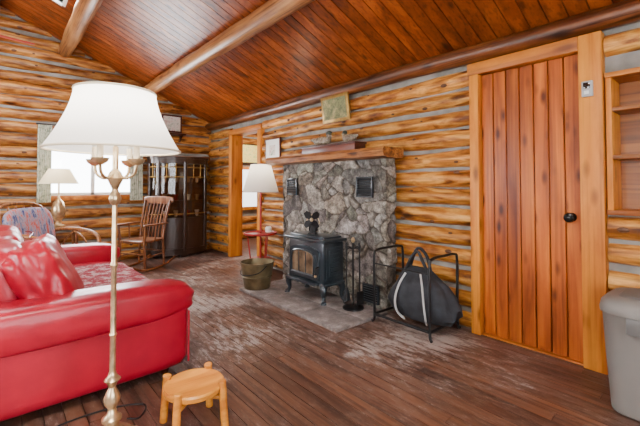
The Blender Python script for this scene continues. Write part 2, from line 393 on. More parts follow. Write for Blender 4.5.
window('window_3','Y',XL,-.8,1.6,.85,1.95,1,3)
window('window_4','Y',XL,3.2,5.4,.85,1.95,1,3)
def curtain(x0,x1,z0,z1,y):
    w=B('curtain',((x0+x1)/2,y,z0),world=True); t=bmesh.new(); n=28; rows=10; g=[]
    for j in range(rows+1):
        g.append([t.verts.new((x0+(x1-x0)*i/n,y+.018*math.sin(i*1.35+j*.1),z0+(z1-z0)*j/rows)) for i in range(n+1)])
    for j in range(rows):
        for i in range(n): t.faces.new((g[j][i],g[j][i+1],g[j+1][i+1],g[j+1][i]))
    w.merge(t,M_floral); w.done(180)
curtain(.38,.54,.93,2.0,YB-.1); curtain(1.54,1.73,.93,2.0,YB-.1)
w=B('curtain_rod'); w.tube([(.36,YB-.1,2.01),(1.76,YB-.1,2.01)],.01,M_black)
for x in (.38,1.74): w.tube([(x,YB-.1,2.01),(x,YB-.02,2.01)],.008,M_black)
w.done()
w=B('door_1'); y=.715; nb=7; bw=(1.383-.715)/nb
for i in range(nb): w.box((XR,y+i*bw+.0025,.012),(XR+.045,y+(i+1)*bw-.0025,2.045),M_door,.004,seg=1)
w.box((XR+.03,y,.012),(XR+.05,1.383,2.045),M_dark)
w.lathe([(.0,0),(.012,0),(.012,.035),(.03,.045),(.034,.06),(.028,.075),(.01,.083),(0,.084)],M_knob,M=Matrix.Translation((XR,.775,.955))@RY(-90),segs=20)
w.lathe([(.0,0),(.03,0),(.028,.008),(0,.01)],M_knob,M=Matrix.Translation((XR,.775,.955))@RY(-90),segs=20)
w.done()
w=B('trim_1'); w.box((XR-.055,1.383,0),(XR+.06,1.455,2.05),M_trim,.004); w.done()
w=B('trim_2'); w.box((XR-.055,.585,0),(XR+.06,.712,2.145),M_trim,.005); w.done()
w=B('trim_3'); w.box((XR-.055,.712,2.05),(XR+.06,1.47,2.145),M_trimY,.004); w.done()
w=B('trim_7'); w.box((XR-.03,.712,0),(XR+.1,1.383,.011),M_trimY,.003); w.done()
w=B('wall_thermostat'); w.box((XR-.078,.63,1.735),(XR-.055,.69,1.835),M_strap,.004); w.box((XR-.082,.642,1.785),(XR-.077,.68,1.825),M_glassd,.001); w.box((XR-.081,.65,1.75),(XR-.077,.675,1.772),M_white,.001)
w.done()
w=B('wall_shelf_niche'); ys0,ys1,zs0,zs1=-.25,.575,.985,1.87
w.box((XR+.2,ys0,zs0),(XR+.215,ys1,zs1),M_shelf)
w.box((XR-.03,ys1-.03,zs0),(XR+.2,ys1,zs1),M_trim,.003); w.box((XR-.03,ys0,zs0),(XR+.2,ys0+.03,zs1),M_trim,.003)
w.box((XR-.05,ys0-.05,zs1-.03),(XR+.2,ys1,zs1),M_trimY,.003); w.box((XR-.05,ys0-.05,zs0),(XR+.2,ys1,zs0+.03),M_trimY,.003)
for zz in (1.33,1.63): w.box((XR-.03,ys0+.03,zz),(XR+.2,ys1-.03,zz+.025),M_shelf,.003)
w.done()
w=B('book_stack')
for i,(c,h) in enumerate([((.1,.12,.3),.2),((.35,.05,.04),.22),((.5,.42,.2),.19),((.08,.2,.1),.21)]):
    w.box((XR+.03,.1+i*.035,1.356),(XR+.17,.13+i*.035,1.356+h),plain('book_%d'%i,c,.6),.003)
w.done()
for i,(a,b) in enumerate([(4.62,4.71),(5.505,5.6)]):
    w=B('trim_%d'%(4+i)); w.box((XR-.05,a,0),(XR+.16,b,1.985),M_trim,.004); w.done()
w=B('trim_6'); w.box((XR-.05,4.62,1.985),(XR+.16,5.6,2.07),M_trimY,.004); w.done()
w=B('wall_far_room')
w.box((XR+.15,7.22,0),(5.6,7.3,2.6),M_chink); w.box((5.5,3.9,0),(5.6,7.3,2.6),M_chink); w.box((XR+.15,3.85,0),(5.6,3.95,2.6),M_chink); w.box((XR+.05,YB+.13,0),(XR+.15,7.3,2.6),M_chink)
z=.07
o2=[(3.9,4.85,.6,1.6)]
while z<2.5:
    for u,v in spans(3.06,5.5,z,o2,.075): pts,rr=logpts((u,7.24,z),(v,7.24,z),.075); w.tube(pts,rr,M_logX,segs=12)
    pts,rr=logpts((5.52,3.95,z),(5.52,7.2,z),.075); w.tube(pts,rr,M_logY,segs=12)
    z+=.172
w.done()
w=B('ceiling_far_room'); w.box((XR+.15,3.85,2.5),(5.6,7.3,2.58),M_ceil); w.done()
w=B('window_5'); w.box((3.85,7.12,.63),(4.82,7.2,1.57),M_trim,.004); w.box((3.92,7.105,.7),(4.75,7.12,1.5),plain('bright_pane',(.8,.85,.9),.4,emit=(.9,.95,1),es=2.5)); w.box((4.33,7.095,.7),(4.36,7.105,1.5),M_alu); w.done()
w=B('yellow_poster'); w.box((3.88,7.10,1.64),(4.32,7.125,2.06),M_black,.002); w.box((3.90,7.095,1.66),(4.30,7.101,2.04),M_yel); w.done()
# ------------------------------------------------------------------ fireplace
def stone_fp():
    X0,Y0,Y1,H,XB=2.70,2.19,3.83,1.42,XR-.06
    bm=bmesh.new(); cl=bm.loops.layers.color.new('Col')
    def h(p):
        q=Vector((p.x*4.2+1.0*noise.noise(p*3),p.y*4.2+1.0*noise.noise(p*3+Vector((5,5,5))),p.z*5.4+.8*noise.noise(p*3+Vector((9,1,3)))))
        d,pts=noise.voronoi(q); e=d[1]-d[0]; s=min(1,max(0,e/.08)); s=s*s*(3-2*s)
        c=pts[0]
        rnd=abs(math.sin(c.x*12.9+c.y*78.2+c.z*37.7)*437.5)%1
        return s,rnd
    path=[(XB,Y0),(X0,Y0),(X0,Y1),(XB,Y1)]
    pl=[]
    for (a,b),(c,d) in zip(path,path[1:]):
        L=math.hypot(c-a,d-b); n=int(L/.011)
        for i in range(n): pl.append((a+(c-a)*i/n,b+(d-b)*i/n))
    pl.append(path[-1])
    nz=int(H/.011); cols=[]; vals={}
    for i,(x,y) in enumerate(pl):
        colv=[]
        if abs(y-Y0)<1e-6 and x>X0+1e-6: nn=Vector((0,-1,0))
        elif abs(y-Y1)<1e-6: nn=Vector((0,1,0))
        else: nn=Vector((-1,0,0))
        for j in range(nz+1):
            p=Vector((x,y,H*j/nz)); s,rnd=h(p)
            q=p+nn*(s*.018+noise.noise(p*14)*.013+noise.noise(p*40)*.009+(rnd-.5)*.012*s-.014)
            v=bm.verts.new(q); vals[v]=(s,rnd); colv.append(v)
        cols.append(colv)
    for a,b in zip(cols,cols[1:]):
        for j in range(nz): bm.faces.new((a[j],a[j+1],b[j+1],b[j]))
    for f in bm.faces:
        f.smooth=True
        for l in f.loops:
            s,rnd=vals[l.vert]; g=.6+.5*rnd; st=(g*(1+.04*math.sin(rnd*40)),g,g*(1-.04*math.sin(rnd*60)))
            mo=(.42,.37,.32)
            l[cl]=tuple(min(1,(mo[k]*(1-s)+st[k]*s)) for k in range(3))+(1,)
    t=[bm.verts.new(p) for p in [(X0,Y0,H-.002),(X0,Y1,H-.002),(XB,Y1,H-.002),(XB,Y0,H-.002)]]; bm.faces.new(t)
    bmesh.ops.recalc_face_normals(bm,faces=bm.faces[:])
    me=bpy.data.meshes.new('stone_fireplace'); bm.to_mesh(me); bm.free(); me.materials.append(M_stone)
    o=bpy.data.objects.new('stone_fireplace',me); COL.objects.link(o)
stone_fp()
def vent(ya,yb,za,zb):
    w=B('fireplace_vent',(2.67,(ya+yb)/2,za),world=True); x=2.668
    w.box((x,ya,za),(x+.01,yb,zb),M_black,.003)
    for (a,b,c,d) in [(ya,yb,zb-.015,zb),(ya,yb,za,za+.015)]: w.box((x-.012,a,c),(x,b,d),M_stove,.003)
    for (a,b) in [(ya,ya+.015),(yb-.015,yb)]: w.box((x-.012,a,za),(x,b,zb),M_stove,.003)
    n=8
    for i in range(1,n):
        zz=za+(zb-za)*i/n; w.box((-.007,ya+.015,-.002),(.007,yb-.015,.002),M_stove,M=Matrix.Translation((x-.006,0,zz))@RY(35))
    w.done()
vent(2.32,2.53,1.05,1.25); vent(3.5,3.70,1.05,1.25); vent(2.25,2.45,.06,.23)
w=B('fireplace_mantel')
t=bmesh.new(); n=60; rg=[]
for i in range(n+1):
    y=2.1+(4.02-2.1)*i/n; f=.012*noise.noise(Vector((y*3,0,0))); g=.024*noise.noise(Vector((y*5,3,0)))
    rg.append([t.verts.new(p) for p in [(XR-.05,y,1.421),(2.62+g,y,1.421),(2.57+g,y,1.435+f),(2.555+g,y,1.485),(2.575+g,y,1.515),(XR-.05,y,1.515)]])
for a,b in zip(rg,rg[1:]):
    for k in range(6): t.faces.new((a[k],a[(k+1)%6],b[(k+1)%6],b[k]))
t.faces.new(rg[0]); t.faces.new(rg[-1]); bmesh.ops.recalc_face_normals(t,faces=t.faces[:])
w.merge(t,M_mantel); w.done(30)
w=B('hearth_slab')
ys=[2.15,2.66,3.2,3.72]; xs=[2.03,2.36,2.67]
for i in range(3):
    for j in range(2): w.box((xs[j]+.001,ys[i]+.001,0),(xs[j+1]-.001,ys[i+1]-.001,.028),M_hearth,.003)
w.done()
w=B('wooden_chest',(2.75,2.97,1.516),world=True); w.box((2.66,2.55,1.516),(2.82,3.4,1.6),M_redbox,.004); w.box((2.65,2.54,1.59),(2.83,3.41,1.608),M_redbox,.004); w.done()
M_dh=plain('decoy_head',(.03,.04,.025),.4)
def duck(x,y,z,s,rz):
    w=B('duck_decoy',(x,y,z),rz)
    w.ball((0,0,.048*s),(.055*s,.11*s,.047*s),M_duck); w.ball((0,.1*s,.065*s),(.03*s,.05*s,.02*s),M_duck)
    w.tube(smooth([(0,-.07*s,.06*s),(0,-.09*s,.09*s),(0,-.085*s,.11*s)],4),[.03*s]*4+[.026*s]*5,M_duck)
    w.ball((0,-.09*s,.12*s),(.026*s,.036*s,.027*s),M_dh); w.ball((0,-.135*s,.112*s),(.014*s,.03*s,.008*s),M_gold)
    w.box((-.03*s,-.06*s,0),(.03*s,.06*s,.01*s),M_black)
    w.done()
duck(2.74,3.13,1.6095,1.1,math.radians(10)); duck(2.74,2.70,1.6095,.95,math.radians(170))
w=B('framed_painting',(2.84,3.02,2.03)); Mx=RY(-8)
w.box((-.012,-.22,-.15),(.012,.22,.15),M_gold,.006,M=Mx); w.box((-.016,-.185,-.115),(-.011,.185,.115),M_paint,M=Mx); w.done()
w=B('framed_certificate',(2.86,4.3,1.65)); w.box((-.01,-.18,-.17),(.01,.18,.17),M_redbox,.004); w.box((-.014,-.16,-.15),(-.009,.16,.15),M_white); w.box((-.016,-.07,-.07),(-.013,.07,.07),M_paint2); w.done()
w=B('framed_picture',(2.19,YB-.05,2.21)); w.box((-.17,-.012,-.15),(.17,.012,.15),M_redbox,.004); w.box((-.14,-.016,-.12),(.14,-.011,.12),M_paint2); w.done()
w=B('wall_shelf'); w.box((1.98,YB-.16,2.02),(2.4,YB-.03,2.04),M_redbox,.003)
for x in (2.03,2.33): w.prism([(x,YB-.03,2.02),(x,YB-.14,2.02),(x,YB-.03,1.93)],(.02,0,0),M_redbox)
w.done()
# ------------------------------------------------------------------ stove
w=B('wood_stove',(2.5,2.95,.029),world=True)
x0,x1,y0,y1=2.34,2.635,2.65,3.27
w.box((x0+.02,y0+.03,.2),(x1,y1-.03,.61),M_stove,.02)
w.box((x0+.005,y0+.01,.185),(x1+.005,y1-.01,.215),M_stove,.01)
w.box((x0-.02,y0-.01,.61),(x1+.01,y1+.01,.64),M_stove,.01,seg=3); w.box((x0+.03,y0+.04,.64),(x1-.02,y1-.04,.66),M_stove,.006)
w.box((x0-.06,y0+.08,.2),(x0+.02,y1-.08,.222),M_stove,.008)
for yy in (y0+.05,y1-.05):
    for xx,sx in ((x0+.04,-1),(x1-.04,1)):
        sy=-1 if yy<2.9 else 1
        w.tube(smooth([(xx,yy,.2),(xx+sx*.02,yy+sy*.02,.15),(xx+sx*.012,yy+sy*.012,.08),(xx+sx*.03,yy+sy*.035,.035)],4),[.036,.038,.037,.034,.032,.029,.026,.022,.02,.02,.021,.024,.028],M_stove)
        w.lathe([(0,0),(.03,0),(.026,.012),(0,.014)],M_stove,c=(xx+sx*.03,yy+sy*.035,.029),segs=14)
def arch(yc,hw,zb,zt,zr,x,n=12):
    p=[(x,yc-hw,zb),(x,yc+hw,zb),(x,yc+hw,zt)]
    for i in range(1,n): a=math.pi*i/n; p.append((x,yc+hw*math.cos(a),zt+zr*math.sin(a)))
    p.append((x,yc-hw,zt)); return p
yc=2.96
w.prism(arch(yc,.23,.24,.5,.06,x0+.022),(-.025,0,0),M_stove)
w.prism(arch(yc,.19,.275,.47,.055,x0-.002),(-.012,0,0),M_stove)
w.prism(arch(yc,.165,.295,.46,.05,x0-.013),(-.004,0,0),M_firegl)
w.tube([(p[0]-.006,p[1],p[2]) for p in arch(yc,.178,.285,.465,.055,x0-.012)],.009,M_stove,segs=6,closed=True)
for yy in (yc-.055,yc+.055): w.box((x0-.022,yy-.004,.295),(x0-.014,yy+.004,.5),M_stove)
w.tube(smooth([(x0-.01,y0+.06,.38),(x0-.05,y0+.06,.37),(x0-.055,y0+.06,.3)],4),.008,M_black); w.ball((x0-.055,y0+.06,.3),.014,M_brass)
w.box((x0+.06,y0+.022,.25),(x1-.04,y0+.034,.56),M_stove,.004); w.box((x0+.085,y0+.014,.28),(x1-.065,y0+.024,.53),M_stove,.004)
for i in range(5): w.tube([(x0+.1,y0+.012,.32+i*.045),(x1-.08,y0+.012,.32+i*.045)],.005,M_stove,segs=6)
w.tube([(x1-.08,yc,.4),(x1+.028,yc,.4)],.07,M_black,segs=18)
w.done()
w=B('stove_fan',(2.48,2.98,.66),math.radians(25))
w.box((-.04,-.04,0),(.04,.04,.015),M_black,.003); w.box((-.012,-.03,.015),(.012,.03,.11),M_black,.003)
for i in range(6): w.box((-.01,-.04+i*.016,.03),(.03,-.035+i*.016,.12),M_black,.001)
w.ball((-.03,0,.15),.02,M_brass,8); w.tube([(-.03,0,.15),(.01,0,.15)],.01,M_black)
for k in range(4):
    Mx=Matrix.Translation((-.032,0,.15))@RX(90*k+40)
    t=bmesh.new()
    ps=[(0,-.012,.01),(.008,-.045,.06),(.004,-.03,.105),(-.004,.01,.11),(-.008,.03,.06),(0,.012,.01)]
    f=[t.verts.new(p) for p in ps]; t.faces.new(f); bmesh.ops.solidify(t,geom=t.faces[:],thickness=.002); w.merge(t,M_black,Mx)
w.tube([(0,math.cos(a)*.075,.11+math.sin(a)*.09) for a in [math.pi*i/12 for i in range(13)]],.005,M_brass,segs=6)
w.done()
w=B('fireplace_tool_set',(2.50,2.42,.029))
w.lathe([(0,0),(.1,0),(.1,.01),(.07,.022),(.02,.03),(0,.03)],M_black,segs=24); w.tube([(0,0,.02),(0,0,.6)],.009,M_black); w.lathe([(0,0),(.015,.01),(.02,.03),(.01,.05),(0,.055)],M_brass,c=(0,0,.6),segs=14)
w.tube(smooth([(0,-.09,.53),(0,-.06,.56),(0,0,.55),(0,.06,.56),(0,.09,.53)],4),.006,M_black); w.tube(smooth([(-.09,0,.53),(-.06,0,.56),(0,0,.55),(.06,0,.56),(.09,0,.53)],4),.006,M_black)
for (dx,dy,k) in [(0,-.085,0),(0,.085,1),(-.085,0,2),(.085,0,3)]:
    w.tube([(dx,dy,.16),(dx,dy,.56)],.006,M_black); w.ball((dx,dy,.575),(.012,.012,.022),M_black,8)
    if k==0: w.box((dx-.04,dy-.006,.05),(dx+.04,dy+.006,.17),M_black,.004)
    elif k==1: w.loft([(dx,dy,.05,.045,.02),(dx,dy,.13,.03,.015),(dx,dy,.17,.01,.01)],M_bag,k=2,segs=16)
    elif k==2: w.tube(smooth([(dx,dy,.16),(dx,dy,.08),(dx-.03,dy,.07),(dx-.045,dy,.1)],4),.006,M_black)
    else: w.tube([(dx,dy,.17),(dx,dy,.06)],.009,M_black)
w.done()
# firewood rack + bag
w=B('firewood_rack',(2.64,1.84,0)); hx,hy=.2,.27; rr_=.011
for sy in (-1,1):
    w.tube(smooth([(-hx-.01,sy*(hy+.02),.01),(-hx,sy*hy,.05),(-hx,sy*hy,.3),(-hx,sy*hy,.56),(-hx+.04,sy*hy,.61),(0,sy*hy,.615),(hx-.04,sy*hy,.61),(hx,sy*hy,.56),(hx,sy*hy,.3),(hx,sy*hy,.05),(hx+.01,sy*(hy+.02),.01)],5),rr_,M_black)
    w.tube([(-hx,sy*hy,.07),(hx,sy*hy,.07)],rr_,M_black)
for sx in (-hx,hx): w.tube([(sx,-hy,.07),(sx,hy,.07)],rr_,M_black)
w.tube([(-hx,-hy,.5),(-hx,hy,.5)],.006,M_black)
w.done()
w=B('canvas_log_bag',(2.63,1.75,.083))
secs=[(0,0,.0,.09,.16),(0,0,.02,.13,.24),(0,-.005,.07,.16,.285),(0,-.01,.14,.17,.29),(0,0,.21,.16,.265),(0,.02,.28,.135,.22),(0,.04,.34,.09,.165),(0,.05,.385,.05,.13),(0,.05,.41,.02,.1)]
w.loft(secs,M_bag,k=2.5,segs=56,nz=.22)
w.tube(smooth([(-.03,-.07,.37),(-.05,-.03,.47),(-.03,.03,.54),(-.03,.09,.49),(-.03,.15,.38)],6),.013,M_bag,segs=8)
w.tube(smooth([(.03,-.05,.38),(.05,0,.5),(.03,.06,.56),(.03,.11,.5),(.03,.15,.38)],6),.013,M_bag,segs=8)
w.tube(smooth([(-.075,.12,.36),(-.14,.14,.27),(-.178,.15,.16),(-.165,.14,.06),(-.12,.1,.0)],6),.009,M_strap,segs=6)
w.tube(smooth([(-.07,-.02,.37),(-.135,-.08,.28),(-.178,-.12,.17),(-.172,-.13,.07),(-.11,-.1,.0)],6),.008,M_strap,segs=6)
w.done(60)
w=B('metal_bucket',(2.2,3.62,0))
w.lathe([(0,.029),(.14,.029),(.145,.04),(.185,.3),(.193,.305),(.193,.315),(.18,.315),(.178,.3),(.14,.2),(0,.2)],M_bucket,segs=36)
w.lathe([(.163,.155),(.172,.16),(.163,.17)],M_bucket,segs=36,caps=False)
w.tube(smooth([(0,-.19,.29),(-.1,-.17,.22),(-.19,0,.19),(-.1,.17,.22),(0,.19,.29)],6),.005,M_black,segs=6)
w.done()
w=B('red_table_lamp_stand',(2.6,4.2,0))
w.tube([(0,0,.1),(0,0,1.25)],.014,M_redp)
for k in range(3):
    a=2*math.pi*k/3+.4; w.tube(smooth([(0,0,.2),(.06*math.cos(a),.06*math.sin(a),.12),(.18*math.cos(a),.18*math.sin(a),.015)],5),.012,M_redp)
w.lathe([(0,.52),(.2,.52),(.215,.53),(.215,.55),(.205,.55),(.2,.535),(0,.535)],M_redp,segs=36); w.lathe([(0,.2),(.14,.2),(.15,.21),(.14,.215),(0,.215)],M_redp,segs=30)
for k in range(3):
    a=2*math.pi*k/3+.4; w.tube([(.13*math.cos(a),.13*math.sin(a),.21),(.17*math.cos(a),.17*math.sin(a),.52)],.008,M_redp)
w.lathe([(.235,1.08),(.13,1.44)],M_shade,caps=False,segs=40); w.tube([(.235*math.cos(a),.235*math.sin(a),1.08) for a in [2*math.pi*i/40 for i in range(40)]],.004,M_strap,closed=True,segs=5)
w.tube([(.13*math.cos(a),.13*math.sin(a),1.44) for a in [2*math.pi*i/30 for i in range(30)]],.004,M_strap,closed=True,segs=5)
w.tube([(-.13,0,1.43),(.13,0,1.43)],.003,M_brass,segs=5); w.tube([(0,0,1.25),(0,0,1.46)],.004,M_brass,segs=5); w.ball((0,0,1.29),(.03,.03,.045),M_white)
w.lathe([(0,.0),(.04,.0),(.045,.05),(.03,.07),(0,.07)],M_white,c=(.09,-.05,.55),segs=16)
w.done()
# ------------------------------------------------------------------ sofa
w=B('red_leather_sofa',(.3,3.4,0),world=True)
Y0,Y1=2.27,4.5
w.box((-.35,Y0+.05,.07),(.88,Y1-.05,.27),M_leather,.03,seg=3)
for (a,s) in ((Y0,1),(Y1,-1)):
    yc_=a+s*.135
    w.soft((.3,yc_,.285),(1.22,.21,.46),M_leather,k=12,n=8)
    w.soft((.3,yc_,.465),(1.32,.29,.235),M_leather,k=3.6,n=18,wr=.03)
    w.tube([(.912,yc_+.09,.07),(.912,yc_+.09,.38),(.912,yc_-.09,.38),(.912,yc_-.09,.07)],.006,M_leather,segs=6)
w.soft((-.3,(Y0+Y1)/2,.44),(.28,Y1-Y0-.2,.72),M_leather,k=7,n=12)
L=(Y1-Y0-.54)/3
for i in range(3):
    yy=Y0+.27+L*(i+.5)
    w.soft((.48,yy,.335),(.86,L*.995,.19),M_leather,k=5,n=12,wr=.02)
    w.soft((.05,yy,.60),(.27,L*1.0,.48),M_leather,k=3.6,n=14,M=RY(-16),wr=.05)
    w.tube(smooth([(.18,yy-L*.42,.76),(.215,yy,.77),(.18,yy+L*.42,.76)],5),.005,M_leather,segs=5)
# overstuffed loose back cushion on the near seat
w.soft((.22,2.72,.625),(.25,.58,.47),M_leather,k=4.2,n=18,M=RZ(-8)@RY(-27),wr=.09)
for x in (-.3,.8):
    for y in (Y0+.14,Y1-.14): w.lathe([(.0,0),(.022,0),(.035,.07),(0,.072)],M_redbox,c=(x,y,0),segs=14)
t=bmesh.new(); g=[]
prof=[Vector(p) for p in [(.3,0,.446),(.45,0,.447),(.6,0,.446),(.75,0,.444),(.84,0,.438),(.90,0,.425),(.93,0,.39),(.94,0,.33),(.945,0,.26)]]
for p in prof:
    g.append([t.verts.new((p.x+.006*math.sin(j*.9)*(p.z<.4),2.62+1.3*j/24+.02*math.sin(p.x*8),p.z+.006*noise.noise(Vector((p.x*6,j*.35,0)))+.006)) for j in range(25)])
for a,b in zip(g,g[1:]):
    for j in range(24): t.faces.new((a[j],a[j+1],b[j+1],b[j]))
bmesh.ops.solidify(t,geom=t.faces[:],thickness=-.008); w.merge(t,M_throw)
w.done(60)
# ------------------------------------------------------------------ floor lamp
w=B('brass_floor_lamp',(.39,1.85,0))
w.lathe([(0,0),(.145,0),(.15,.012),(.145,.025),(.12,.04),(.1,.05),(.085,.075),(.05,.1),(.03,.115),(.028,.13),(.04,.14),(.04,.15),(.022,.165),(.016,.19),(.03,.21),(.034,.235),(.024,.26),(.014,.28),(.02,.3),(.034,.315),(.02,.33),(.013,.35),(.012,.5),(.016,.51),(.012,.52),(.011,.8),(.016,.81),(.016,.82),(.011,.83),(.01,1.08),(.02,1.09),(.026,1.11),(.02,1.13),(.012,1.15),(.02,1.17),(.034,1.2),(.024,1.225),(.012,1.24),(.012,1.34),(.0,1.35)],M_brass,segs=32)
for k in range(4):
    a=math.pi/2*k+.75; c,s_=math.cos(a),math.sin(a)
    w.tube(smooth([(.01*c,.01*s_,1.22),(.05*c,.05*s_,1.20),(.09*c,.09*s_,1.22),(.1*c,.1*s_,1.26)],6),.0065,M_brass,segs=8)
    w.lathe([(0,1.255),(.012,1.257),(.03,1.27),(.036,1.285),(.014,1.287),(.014,1.29)],M_brass,c=(.1*c,.1*s_,0),segs=16)
    w.lathe([(0,1.29),(.013,1.29),(.013,1.34),(0,1.342)],M_cream,c=(.1*c,.1*s_,0),segs=14)
    w.ball((.1*c,.1*s_,1.36),(.014,.014,.026),M_white,8)
pr=[]
for i in range(15):
    t_=i/14; pr.append((.163+.107*t_**1.5,1.585-.26*t_))
w.lathe(pr,M_shade,segs=64,caps=False)
for q_,zz in ((pr[0][0],pr[0][1]),(pr[-1][0],pr[-1][1])): w.tube([(q_*math.cos(a),q_*math.sin(a),zz) for a in [2*math.pi*i/48 for i in range(48)]],.005,M_cream,closed=True,segs=6)
for a in (0,2.1,4.2): w.tube([(0,0,1.565),(.16*math.cos(a),.16*math.sin(a),1.58)],.002,M_brass,segs=5)
w.tube([(0,0,1.34),(0,0,1.57)],.004,M_brass,segs=6)
w.ball((0,0,1.43),(.035,.035,.05),M_white,10)
w.done()
w=B('power_cord'); w.tube(smooth([(.3,2.0,.006),(.15,2.1,.006),(.22,2.2,.006),(.45,2.2,.006),(.6,2.12,.006),(.55,2.02,.006),(.5,2.05,.006)],8),.004,M_black,segs=6); w.done()
w=B('wooden_footstool',(.735,1.79,0),math.radians(-6))
w.lathe([(0,.175),(.12,.175),(.14,.18),(.143,.19),(.143,.2),(.136,.208),(.125,.207),(.11,.203),(0,.203)],M_pine,segs=48)
for k in range(4):
    a=math.pi/2*k+math.pi/4; c,s_=math.cos(a),math.sin(a)
    w.tube(smooth([(.163*c,.163*s_,0),(.155*c,.155*s_,.1),(.15*c,.15*s_,.17),(.145*c,.145*s_,.22),(.144*c,.144*s_,.228)],4),[.018]*12+[.02,.02,.019,.017,.01],M_pine,segs=14)
for a0 in (math.pi/4,3*math.pi/4): w.tube([(-.15*math.cos(a0),-.15*math.sin(a0),.15),(.15*math.cos(a0),.15*math.sin(a0),.15)],.012,M_pine)
w.done()
w=B('wooden_rocking_chair',(1.53,5.6,0),math.radians(-58))
for sx in (-.24,.24):
    w.tube(smooth([(sx,-.42,.1),(sx,-.25,.035),(sx,0,.018),(sx,.25,.04),(sx,.45,.11)],6),.017,M_chair)
    w.tube([(sx,-.2,.04),(sx*.92,-.2,.43),(sx*1.05,-.2,.66)],[.016,.021,.016],M_chair); w.tube([(sx,.2,.04),(sx*.9,.19,.43)],[.016,.02],M_chair)
    w.tube(smooth([(sx*.9,.19,.43),(sx*.95,.25,.75),(sx*1.0,.33,1.02)],6),.018,M_chair)
    w.soft((sx*1.08,-.0,.675),(.07,.52,.028),M_chair,k=4,n=5)
    w.tube([(sx,-.2,.2),(sx,.2,.22)],.011,M_chair)
    w.tube([(sx*1.0,0,.43),(sx*1.05,0,.67)],.011,M_chair)
w.soft((0,0,.43),(.5,.48,.045),M_chair,k=5,n=8)
w.tube([(-.24,-.2,.25),(.24,-.2,.25)],.012,M_chair); w.tube([(-.24,.2,.25),(.24,.2,.25)],.012,M_chair)
w.soft((0,.345,1.03),(.58,.035,.12),M_chair,k=4,n=8)
for i in range(7):
    x=-.18+.06*i; w.tube(smooth([(x,.2,.44),(x,.25,.72),(x*1.08,.335,.99)],5),[.009]*4+[.013]*3+[.009]*4,M_chair,segs=8)
w.done(scale=.92)
# ------------------------------------------------------------------ curio cabinet
w=B('dark_curio_cabinet',(2.29,6.35,0))
hw,dp=.48,.34
def plan(s=1.0,z=0): return [(hw*s*math.cos(a),-.06-(dp-.06)*s*math.sin(a),z) for a in [math.pi*i/20 for i in range(21)]]
def slab(z0_,z1_,s,m):
    p=plan(s,z0_); p=[(hw*s,.02,z0_)]+p+[(-hw*s,.02,z0_)]; w.prism(p,(0,0,z1_-z0_),m)
M_cab=plain('ebony_wood',(.03,.013,.007),.3,0,coat=.3,var=.2)
M_cabi=plain('cabinet_lining',(.16,.06,.02),.5,0,var=.3)
slab(.04,.12,1.02,M_cab); slab(.12,.14,1.05,M_cab); slab(1.52,1.6,1.02,M_cab); slab(1.6,1.63,1.06,M_cab); slab(.58,.64,1.01,M_cab)
w.box((-hw,-.0,.1),(hw,.02,1.55),M_cabi)
slab(.14,.58,.97,M_cab)
for zz in (.9,1.2): slab(zz,zz+.012,.9,M_cabi)
for i in (0,4,10,16,20):
    x_,y_,_=plan(.98)[i]; w.tube([(x_,y_,.1),(x_,y_,1.55)],.022 if i!=10 else .03,M_cab,segs=10)
gp=plan(.965,.64); t=bmesh.new(); a=[t.verts.new(p) for p in gp]; b=[t.verts.new((p[0],p[1],1.52)) for p in gp]
for i in range(20): t.faces.new((a[i],a[i+1],b[i+1],b[i]))
w.merge(t,M_cabgl)
for zz in (.7,1.46,1.3): w.tube([(p[0],p[1],zz) for p in plan(.985)],.009,M_gold,segs=6)
for i in range(2,19,2):
    x_,y_,_=plan(.985)[i]; w.tube([(x_,y_,1.3),(x_,y_,1.52)],.007,M_gold,segs=6); w.ball((x_,y_,1.46),.02,M_gold,6); w.ball((x_,y_,1.3),.018,M_gold,6)
for i,zz in enumerate((.645,.915,1.215)):
    for x_ in (-.25,-.07,.14,.29): w.lathe([(0,0),(.02,0),(.028,.04),(.04,.1),(.035,.1),(0,.02)],(M_cream,M_redp,M_white,M_brass)[(i+int(x_*10))%4],c=(x_,-.12,zz),segs=14)
for x_ in (-.38,.38): w.box((x_-.04,-.14,0),(x_+.04,-.03,.05),M_cab,.01)
w.box((-.06,-.33,0),(.06,-.26,.05),M_cab,.01)
w.done()
# ------------------------------------------------------------------ rattan chair
w=B('rattan_armchair',(.44,5.2,0),math.radians(40))
for sx in (-.34,.34):
    w.tube(smooth([(sx,-.36,.0),(sx,-.38,.35),(sx*1.05,-.34,.58),(sx*1.08,-.1,.66),(sx*1.05,.2,.66),(sx*.95,.36,.6)],6),.022,M_rattan)
    w.tube(smooth([(sx,.32,0),(sx*.95,.3,.4),(sx*.9,.42,.95)],6),.02,M_rattan); w.tube([(sx,-.36,.3),(sx,.32,.3)],.016,M_rattan)
    w.tube(smooth([(sx,-.3,.3),(sx*1.03,-.15,.55),(sx*1.05,0,.64)],5),.01,M_rattan); w.tube(smooth([(sx,.25,.3),(sx*1.03,.1,.55),(sx*1.05,0,.64)],5),.01,M_rattan)
for y in (-.36,.32): w.tube([(-.34,y,.3),(.34,y,.3)],.018,M_rattan)
w.tube(smooth([(-.31,.42,.93),(-.15,.44,1.0),(.15,.44,1.0),(.31,.42,.93)],6),.02,M_rattan)
for i in range(6): x=-.25+.1*i; w.tube([(x,.3,.3),(x,.43,.98)],.008,M_rattan,segs=6)
w.soft((0,-.02,.385),(.62,.66,.15),M_blue,k=5); w.soft((0,.27,.68),(.6,.15,.56),M_blue,k=4,M=RX(-12))
w.done(scale=.95)
w=B('side_table',(.62,6.08,0)); w.soft((0,0,.6),(.44,.4,.03),M_chair,k=8,n=5)
for sx in (-.17,.17):
    for sy in (-.15,.15): w.tube([(sx*1.1,sy*1.1,0),(sx,sy,.59)],[.014,.02],M_chair)
